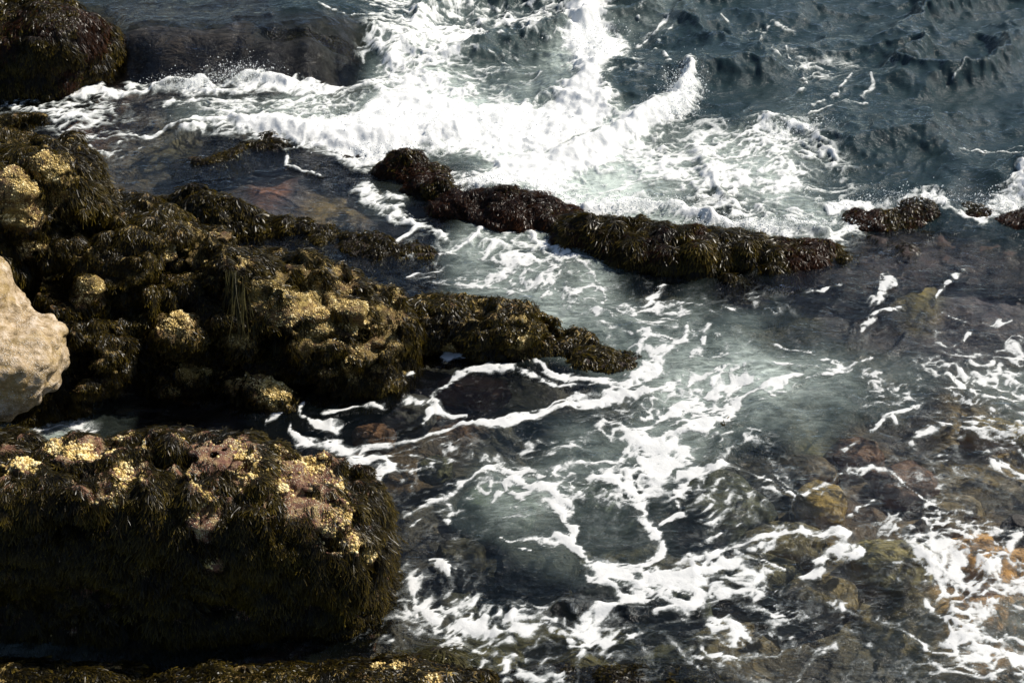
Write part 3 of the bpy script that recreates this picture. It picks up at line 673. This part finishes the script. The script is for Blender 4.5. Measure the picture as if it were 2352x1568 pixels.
    cell = fm[:-1, :-1] | fm[:-1, 1:] | fm[1:, 1:] | fm[1:, :-1]
    cs = isurf[:-1, :-1]
    VF_ = np.stack([X, Y, H + th], -1).reshape(-1, 3); fo = Fo.ravel()
    for name, sel, m_, label, cat in (("sea_foam", cell & ~cs, M_FOAM, "white lacy foam drifting in streaks and nets on the calmer near water", "foam"),
                                 ("white_water", cell & cs, M_SURF, "churning white surf breaking over the weedy reef and the ledge", "surf")):
        q = Q.reshape(ny - 1, nx - 1, 4)[sel]
        u, inv = np.unique(q, return_inverse=True)
        ob = mesh_obj(name, VF_[u], inv.reshape(-1, 4), m_, None, True, {"foam": fo[u]})
        tag(ob, label, cat, None, "stuff")
    return xs, ys, H

def build_bottom():
    xs = axis(DX0, DX1, 0.06, 0.06, -270, 270); ys = axis(DY0, DY1, 0.05, 0.09, -45, 430)
    X, Y = np.meshgrid(xs, ys)
    dep = idw(X, Y, CP[:, 2:4])[0]
    F1, F2 = worley(X * 1.3 + 0.3 * fb2(X, Y, 5, 3), Y * 1.1, 4)
    G1, G2 = worley(X * 3.1, Y * 2.6, 6)
    near = np.clip(1.5 - dep, 0, 1)
    H = sea_base(X, Y) - dep - 0.05 + near * (0.16 * (0.5 - F1) + 0.06 * (0.5 - G1)) * np.clip(dep * 2, 0.1, 1) + 0.03 * fb2(X * 3, Y * 3, 7, 4)
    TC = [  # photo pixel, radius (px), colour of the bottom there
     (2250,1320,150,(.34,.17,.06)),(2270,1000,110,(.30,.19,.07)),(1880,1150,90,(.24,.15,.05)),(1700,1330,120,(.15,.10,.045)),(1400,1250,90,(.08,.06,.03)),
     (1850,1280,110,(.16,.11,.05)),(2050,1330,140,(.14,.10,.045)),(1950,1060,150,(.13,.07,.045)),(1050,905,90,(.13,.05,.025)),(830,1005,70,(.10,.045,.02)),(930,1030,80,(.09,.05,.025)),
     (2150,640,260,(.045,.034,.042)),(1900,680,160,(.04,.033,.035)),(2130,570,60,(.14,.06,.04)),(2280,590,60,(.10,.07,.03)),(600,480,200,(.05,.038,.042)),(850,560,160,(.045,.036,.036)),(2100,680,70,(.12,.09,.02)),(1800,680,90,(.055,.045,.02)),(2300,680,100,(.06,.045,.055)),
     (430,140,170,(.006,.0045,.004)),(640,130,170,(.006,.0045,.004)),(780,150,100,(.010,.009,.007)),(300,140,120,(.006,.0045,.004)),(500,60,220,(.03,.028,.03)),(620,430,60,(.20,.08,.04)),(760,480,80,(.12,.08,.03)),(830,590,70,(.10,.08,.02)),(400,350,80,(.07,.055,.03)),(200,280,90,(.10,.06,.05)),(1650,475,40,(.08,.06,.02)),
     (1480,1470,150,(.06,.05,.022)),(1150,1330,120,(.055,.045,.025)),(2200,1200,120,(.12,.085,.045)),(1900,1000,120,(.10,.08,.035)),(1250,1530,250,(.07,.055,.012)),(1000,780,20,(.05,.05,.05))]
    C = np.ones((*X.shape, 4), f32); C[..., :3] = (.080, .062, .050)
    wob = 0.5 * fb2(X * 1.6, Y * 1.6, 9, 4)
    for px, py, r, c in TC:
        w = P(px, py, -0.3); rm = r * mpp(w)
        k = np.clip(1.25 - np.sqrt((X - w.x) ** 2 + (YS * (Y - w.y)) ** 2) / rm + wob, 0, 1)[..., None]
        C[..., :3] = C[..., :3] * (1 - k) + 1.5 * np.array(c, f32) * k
    ny, nx = X.shape; I = np.arange(ny * nx).reshape(ny, nx)
    Q = np.stack([I[:-1, :-1], I[:-1, 1:], I[1:, 1:], I[1:, :-1]], -1).reshape(-1, 4)
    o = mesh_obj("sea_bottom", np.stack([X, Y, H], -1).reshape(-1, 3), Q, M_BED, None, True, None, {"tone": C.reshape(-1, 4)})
    tag(o, kind="structure")

build_sea()
build_bottom()

# ------------------------------------------------------------------ rocks above the water
outcrop = rock("rock_outcrop", "long weedy outcrop of humped rock running from the left edge down to the foam", "rock outcrop",
    [L(10,555,.95,.9,.75,.95,20,3), L(225,635,.62,.85,.56,.68,-25,3), L(440,685,.46,.85,.50,.56,-25,3), L(640,735,.36,.72,.46,.52,-22,3), L(800,780,.22,.5,.40,.44,-25,3), L(60,810,.3,.9,.6,.55), L(-300,700,.8,1.2,1.2,.9)],
    h=.028, blend=.16, seed=3, crag=.8, rough=.24, crack=.10, nf=1.9, weed=16000, weed_len=.11, weed_w=.0055, bare_thr=.50, lift=.16, spread=.25,
    bare=[(50, 480, 0.36), (120, 400, 0.264), (210, 545, 0.264), (450, 560, 0.264), (560, 600, 0.168), (700, 680, 0.432), (760, 740, 0.408), (830, 720, 0.42), (640, 640, 0.312), (780, 660, 0.24), (400, 580, 0.24), (850, 800, 0.36), (720, 780, 0.24), (890, 710, 0.24), (740, 850, 0.2), (600, 680, 0.16), (800, 840, 0.2), (660, 720, 0.24), (430, 600, 0.2), (90, 560, 0.15)], barn=8000, barn_size=.006)
def tuft(px, py, r, parent, count=220, length=.42):
    p, n = [], []
    for k in range(count):
        h = hit(px + rng.normal(0, r), py + rng.normal(0, r * .5)); p.append(h); n.append((0.15, -.75, .6))
    p = np.array(p); n = norm(np.array(n) + rng.normal(0, .12, (count, 3)))
    fronds("trailing_weed", p + n * .015, n, length, .006, M_HAIR, parent, .15, .16, 4, False, .5)
tuft(545, 630, 14, outcrop, 160); tuft(640, 790, 9, outcrop, 90, .3); tuft(455, 620, 9, outcrop, 60, .22)
rock("weedy_hump", "low dark hump thick with glistening weed behind the outcrop", "weedy rock",
    [L(400,495,.04,.24,.26,.16), L(495,495,.07,.36,.30,.22), L(600,528,-.03,.36,.22,.14)], h=.026, seed=5, rough=.16, nf=2.4, weed=7500, weed_len=.13, weed_w=.012, lift=.3, bare_thr=.9, material=M_DARK)
rock("weedy_spur", "weedy spur at the outcrop's seaward tip with pale barnacles along its front", "weedy rock",
    [L(1010,755,.07,.40,.34,.29), L(1140,765,.07,.42,.33,.28), L(1230,797,-.02,.27,.24,.18), L(1300,818,-.08,.22,.2,.15), L(945,745,.12,.14,.14,.18)], h=.025, seed=8, crag=.6, rough=.15, nf=2.4, weed=8000, weed_len=.10, weed_w=.010, lift=.28, bare_thr=.5,
    bare=[(925,715,.13),(1020,800,.12),(1200,780,.14),(985,810,.1),(905,720,.12)], barn=9000, barn_size=.007)
rock("weedy_tail", "tail of olive weed trailing off the spur into the white stream", "weedy rock",
    [L(1345,835,-.09,.20,.18,.12,-20), L(1410,850,-.10,.24,.16,.12)], h=.025, seed=9, rough=.04, crack=0, weed=7500, weed_len=.10, weed_w=.010, lift=.45, bare_thr=.9, material=M_DARK)
for nm, lab, lm, sd_, bz in (
    ("barnacled_boulder", "small rounded boulder topped with ochre barnacles in the middle of the outcrop's front", at_hit(412,765,.27,.22,.18,0,2.3,-.35), 21, [(415,735,.2),(380,745,.15)]),
    ("barnacled_boulder", "egg-shaped boulder with a yellow barnacled face low in the outcrop's front", at_hit(425,862,.32,.26,.22,0,2.3,-.3), 22, [(450,840,.2)]),
    ("barnacled_boulder", "pointed sloping boulder ending at the dark pool beside the foam", at_hit(590,900,.42,.17,.15,-32,2.2,-.4), 23, [(620,885,.26),(560,870,.14)]),
    ("barnacled_boulder", "smallest rounded knob between the ochre boulder and the trailing weed", at_hit(548,778,.2,.16,.14,0,2.3,-.4), 24, [(545,755,.18)]),
    ("barnacled_boulder", "narrow upright boulder in deep shade beside the pale granite block", at_hit(205,680,.15,.13,.18,0,2.3,-.3), 25, [(205,660,.16)]),
    ("barnacled_boulder", "bare tan boulder on the left edge above the shaded outcrop", at_hit(30,465,.26,.22,.30,0,2.3,0), 26, [(40,440,.5)]),
    ("barnacled_boulder", "ribbed yellowish boulder near the top of the outcrop", at_hit(112,392,.22,.18,.16,0,2.3,0), 27, [(115,380,.3)])):
    rock(nm, lab, "boulder", [lm], h=.022, seed=sd_, rough=.055, crack=.03, nf=3, crag=.4, weed=4500, weed_len=.08, weed_w=.009, bare_thr=.5, bare=bz, barn=12000, barn_size=.006, zmin=-.3, group="barnacled boulders at the foot of the outcrop", lift=.2)
rock("granite_boulder", "big pale smooth granite boulder cut by the left edge of the picture", "boulder",
    [L(-145,690,1.7,.56,.5,.48,0,2.4), L(-85,825,1.36,.70,.52,.30,0,2.8), L(-150,890,1.15,.64,.42,.3,0,2.2)], h=.022, blend=.16, seed=12, rough=.06, crack=.012, nf=1.6, material=M_GRAN, zmin=.2)
front = rock("front_rock", "broad flat-topped rock hung with curtains of dark wrack in the near left corner", "weedy rock",
    [L(150,1300,.26,1.35,.48,.92,0,5), L(480,1305,.25,.75,.49,.90,3,4.5), L(700,1312,.16,.58,.50,.84,-5,3.4), L(-500,1290,.30,1.4,.5,.88,0,6)],
    h=.026, blend=.05, seed=14, crag=.7, nf=2.4, rough=.10, crack=.07, material=M_ROCKF, weed=24000, weed_len=.13, weed_w=.0046, bare_thr=.40, lift=.13, spread=.16,
    bare=[(210, 1040, 0.324), (60, 1060, 0.189), (290, 1080, 0.243), (470, 1050, 0.324), (540, 1040, 0.297), (560, 1090, 0.162), (700, 1070, 0.297), (680, 1110, 0.297), (730, 1150, 0.297), (780, 1190, 0.243), (465, 1170, 0.162), (460, 1210, 0.149), (300, 1300, 0.162), (480, 1270, 0.121), (620, 1110, 0.162), (380, 1190, 0.095), (640, 1050, 0.162), (30, 1210, 0.121), (240, 1140, 0.108), (820, 1240, 0.121), (130, 1020, 0.16), (350, 1030, 0.14), (420, 1010, 0.14), (640, 1075, 0.16), (560, 1120, 0.1), (760, 1110, 0.16), (240, 1110, 0.12), (245, 1180, 0.07), (470, 1120, 0.12), (800, 1180, 0.14), (850, 1280, 0.12), (890, 1330, 0.1)], barn=15000, barn_size=.0085)
rock("low_rock", "low weed-matted rock along the bottom edge with a few bright barnacles", "weedy rock",
    [L(760,1680,-.08,1.05,.5,.32), L(980,1690,-.12,.6,.46,.27), L(200,1660,-.12,1.3,.42,.30), L(-300,1640,-.1,1.0,.4,.34)], h=.03, seed=16, rough=.08, weed=9000, weed_len=.10, weed_w=.009, lift=.2, bare_thr=.55, bare=[(860,1525,.10),(920,1530,.12),(800,1515,.08),(990,1560,.1)], barn=12000, barn_size=.007)
rock("weedy_tussock", "spiky tussock of long straw-coloured weed at the bottom edge", "weedy rock",
    [L(1000,1550,-.10,.20,.20,.14)], h=.025, seed=17, rough=.03, crack=0, weed=5000, weed_len=.20, weed_w=.006, weed_mat=M_HAIR, lift=.9, spread=.6, bare_thr=.9, material=M_DARK)
rock("awash_rock", "barely awash rock matted with yellow-brown weed along the bottom edge", "weedy rock",
    [L(1330,1610,-.16,.75,.28,.15), L(1560,1640,-.18,.4,.3,.14)], h=.03, seed=18, rough=.05, weed=7000, weed_len=.07, weed_w=.010, lift=.4, bare_thr=.8, material=M_DARK, weed_z=-.12)
rock("sea_stack", "dark reddish weed-covered rock in the far left corner behind the fall", "weedy rock",
    [L(65,128,.26,1.0,.75,.70), L(-200,60,.6,1.2,1,.9)], h=.04, seed=19, rough=.22, weed=7000, weed_len=.14, weed_w=.010, red=.3, bare_thr=.8, material=M_DARK, lift=.22)
rock("spilling_ledge", "dark ledge under a thin veil of water spilling down beside the far left rock", "rock ledge",
    [L(430,150,-.24,1.1,.36,.40), L(620,145,-.28,1.1,.36,.38), L(270,150,-.10,.4,.36,.36)], h=.045, seed=20, rough=.16, nf=2.5, weed=4500, weed_len=.16, weed_w=.012, red=.5, bare_thr=.6, material=M_DARK)
rock("awash_shelf", "flat shelf of matted weed just under the clear water behind the outcrop", "rock shelf",
    [L(790,590,-.17,.75,.26,.19,-12), L(660,545,-.15,.4,.2,.17), L(880,625,-.17,.4,.22,.17)], h=.028, seed=41, rough=.12, nf=2.6, weed=6000, weed_len=.10, weed_w=.010, lift=.3, bare_thr=.25, material=M_DARK, weed_z=-.14)
rock("awash_shelf", "patch of dark weedy rock awash just below the big white breaker", "rock shelf",
    [L(480,385,-.14,.45,.26,.17), L(620,350,-.15,.6,.2,.16,-8), L(780,395,-.16,.4,.2,.16,-15)], h=.028, seed=42, rough=.12, nf=2.6, weed=6000, weed_len=.11, weed_w=.010, lift=.3, bare_thr=.25, material=M_DARK, weed_z=-.14)
rock("reef_rock", "small reddish-brown reef rock half buried in the white surf", "reef",
    [L(930,400,-.02,.28,.2,.19,-20), L(985,428,-.03,.22,.22,.16), L(1020,455,-.05,.22,.22,.16)], h=.026, seed=31, rough=.16, nf=3.4, weed=13000, weed_len=.11, weed_w=.008, red=.55, lift=.35, bare_thr=.9, material=M_DARK, group="reef rocks in the surf")
rock("reef_rock", "rust-coloured weedy reef rock just left of the long dark reef", "reef",
    [L(1075,488,-.03,.34,.26,.20), L(1190,500,-.02,.5,.28,.20), L(1285,520,-.03,.32,.24,.18)], h=.028, seed=32, rough=.17, nf=3.2, weed=13000, weed_len=.11, weed_w=.008, red=.6, lift=.35, bare_thr=.9, material=M_DARK, group="reef rocks in the surf")
rock("reef_rock", "long dark olive reef with drooping weed parting the surf from the calm water", "reef",
    [L(1350,553,-.01,.40,.26,.23,-10), L(1500,580,-.0,.58,.32,.28,-8), L(1640,600,-.03,.5,.32,.25), L(1770,608,-.06,.5,.24,.17), L(1890,600,-.10,.38,.18,.14)], h=.03, seed=33, rough=.17, nf=3.2, weed=17000, weed_len=.16, weed_w=.0075, red=.32, lift=.3, bare_thr=.9, material=M_DARK, group="reef rocks in the surf")
rock("reef_rock", "wet brown reef shelf on the right with tufts of yellow weed", "reef",
    [L(2000,530,-.15,.35,.22,.18), L(2070,515,-.11,.42,.26,.19), L(2210,520,-.14,.5,.26,.17)], seed=34, rough=.12, nf=3, weed=9000, weed_len=.11, weed_w=.009, red=.4, lift=.35, bare_thr=.6, material=M_DARK, group="reef rocks in the surf")
rock("wet_shelf", "broad flat purplish-brown slab awash between the reef and the right edge", "rock shelf",
    [L(2060,590,-.17,.7,.5,.15), L(2260,600,-.18,.8,.55,.15), L(1960,640,-.18,.5,.35,.13)], h=.03, seed=43, rough=.09, crack=.03, nf=2.2, weed=1500, weed_len=.09, weed_w=.010, lift=.3, bare_thr=-.12, material=M_SHELF, weed_z=-.05)
rock("reef_rock", "reef knob cut by the right edge of the picture beyond the shelf", "reef",
    [L(2352,535,-.07,.30,.26,.2)], seed=35, rough=.07, weed=4500, weed_len=.11, weed_w=.012, red=.3, lift=.4, bare_thr=.6, material=M_DARK, group="reef rocks in the surf")
rock("drifting_weed_rock", "small clump of brown weed breaking the milky water in the middle right", "weedy rock",
    [L(1700,1003,-.12,.22,.11,.11)], h=.025, seed=36, rough=.03, crack=0, weed=5000, weed_len=.12, weed_w=.008, lift=.5, bare_thr=.9, material=M_DARK)
rock("swamped_rock", "dark purplish rock tip swamped by the wave behind the surf", "reef",
    [L(1670,290,-.22,.38,.3,.2), L(1740,295,-.22,.2,.2,.18)], seed=37, rough=.10, weed=4000, weed_len=.1, weed_z=-.2, red=.7, material=M_DARK)

# ------------------------------------------------------------------ boulders under the clear water
def sunk(px, py, rx, ry, rz, top, tone, label, seed):
    tone = tuple(1.45 * q for q in tone); c = np.array(P(px, py, top - rz * .95 - (.04 if top < 0 else 0))); bm = bmesh.new(); bmesh.ops.create_icosphere(bm, subdivisions=5, radius=1)
    V = np.array([v.co for v in bm.verts]); F = np.array([[v.index for v in f.verts] for f in bm.faces]); bm.free()
    d = 1 + .22 * fb3(V * 1.3 + seed, seed, 3) + .05 * fb3(V * 5, seed + 2, 3)
    V = V * d[:, None] * np.array([rx, ry, rz]); V[:, 2] = np.minimum(V[:, 2], rz * .8 + .2 * (V[:, 2] - rz * .8)); V += c
    m = simple_bumpy("sunken_stone", [(0.3, tuple(t * .35 for t in tone)), (0.5, tone), (0.7, tuple(min(1, t * 1.7) for t in tone))], 5.0, .04, .8)
    o = mesh_obj("sunken_boulder", V, F, m); tag(o, label, "boulder", "boulders under the clear water")
for a in (
 (1660,1180,.42,.38,.3,-.10,(.07,.06,.035),"largest dark olive boulder under the water, ringed by foam",1),
 (1520,1155,.13,.13,.15,-.1,(.06,.055,.035),"small dark round boulder left of the largest sunken one",2),
 (1390,1175,.30,.3,.22,-.15,(.07,.075,.05),"greenish boulder in the cloudy water beside the foam strand",3),
 (1140,1180,.34,.3,.22,-.2,(.08,.09,.06),"boulder blurred by milky water left of the bright foam",4),
 (1000,1080,.16,.14,.12,-.12,(.09,.075,.04),"small brown boulder under the foam loop by the near rock",5),
 (1800,1265,.36,.22,.22,-.12,(.12,.085,.04),"almond-shaped brown boulder under the arch of foam",6),
 (1740,1335,.36,.24,.22,-.12,(.10,.075,.038),"broad brown boulder below the almond-shaped one",7),
 (1880,1165,.22,.24,.2,-.1,(.26,.16,.05),"ochre boulder lit yellow under the water at the foam's fork",8),
 (2260,1310,.42,.3,.25,-.08,(.40,.20,.07),"bright orange boulder near the lower right edge",9),
 (2280,1000,.30,.15,.18,-.08,(.34,.22,.08),"flat ochre boulder near the right edge",10),
 (1960,1060,.26,.2,.2,-.1,(.16,.08,.05),"reddish boulder in the shallows right of the weed clump",11),
 (2080,1120,.3,.22,.2,-.12,(.13,.07,.05),"russet boulder right of the reddish one",12),
 (2040,1310,.36,.28,.24,-.12,(.17,.13,.055),"tawny boulder between the foam nets in the lower right",13),
 (2190,1190,.26,.22,.2,-.12,(.13,.09,.05),"dull brown boulder above the orange one",14),
 (2340,1225,.14,.13,.17,.03,(.022,.02,.018),"black boulder tip poking out at the right edge",15),
 (1410,1355,.30,.2,.2,-.14,(.045,.045,.04),"slate-dark boulder below the thick foam",16),
 (1230,1300,.34,.24,.2,-.14,(.045,.042,.036),"slate boulder left of the thick foam",17),
 (940,955,.24,.2,.2,-.1,(.055,.045,.038),"dark boulder in the foam loops off the outcrop",18),
 (1090,905,.36,.16,.2,-.1,(.12,.05,.028),"rust-tinged boulder under the strands off the spur",19),
 (1060,1290,.2,.18,.2,-.12,(.08,.06,.035),"brown boulder beside the near rock's right end",20),
 (1560,1390,.26,.2,.2,-.16,(.07,.065,.04),"olive boulder in the green water below the foam raft",21),
 (1850,1090,.26,.16,.18,-.1,(.10,.065,.04),"brown boulder behind the ochre one",22),
 (1880,1380,.3,.2,.2,-.14,(.14,.095,.045),"tan boulder in the lower right among the foam flecks",23),
 (860,1010,.2,.14,.15,-.12,(.12,.05,.022),"rusty boulder under the long foam strand near the pool",24)):
    sunk(*a)

# ------------------------------------------------------------------ spray thrown up by the breakers
def spray(spots):
    P0 = []; R = []
    for px, py, sx, sy, hz, n in spots:
        n *= 5
        c = np.array(P(px, py, 0)); k = mpp(Vector(c))
        q = c + np.stack([rng.normal(0, sx * k, n), rng.normal(0, sy * k * 1.5, n), np.abs(rng.normal(0, hz, n)) + .05], 1)
        P0.append(q); R.append(.0016 + .009 * rng.random(n) ** 9)
    p = np.concatenate(P0); r = np.concatenate(R)[:, None]; m = len(p); i = np.arange(m)
    ax = np.eye(3); V = np.concatenate([p + r * ax[0], p - r * ax[0], p + r * ax[1], p - r * ax[1], p + r * 1.2 * ax[2], p - r * ax[2]])
    F = np.concatenate([np.stack([a * m + i, b * m + i, c * m + i], 1) for a, b, c in ((0,2,4),(2,1,4),(1,3,4),(3,0,4),(2,0,5),(1,2,5),(3,1,5),(0,3,5))])
    m_, t, o, N = mat("spray_drop"); d = N("BsdfPrincipled", ins={"Base Color": (.85, .88, .88, 1), "Roughness": .3}); t.links.new(d.outputs[0], o.inputs[0])
    tag(mesh_obj("sea_spray", V, F, m_), "fine white spray drops flung up where the waves break", "spray", None, "stuff")
spray([(1570,235,22,14,.18,900),(1540,270,30,12,.1,600),(565,190,40,8,.12,500),(430,205,40,8,.08,350),(1110,440,40,10,.08,500),(900,360,70,12,.08,500),(1250,455,50,10,.08,400),(1450,485,90,10,.08,700),(1750,530,110,10,.07,800),(1370,110,40,40,.12,500),(2080,480,90,12,.08,500),(1000,300,200,30,.12,900),(1850,310,60,14,.08,400),(2290,490,40,14,.1,350)])
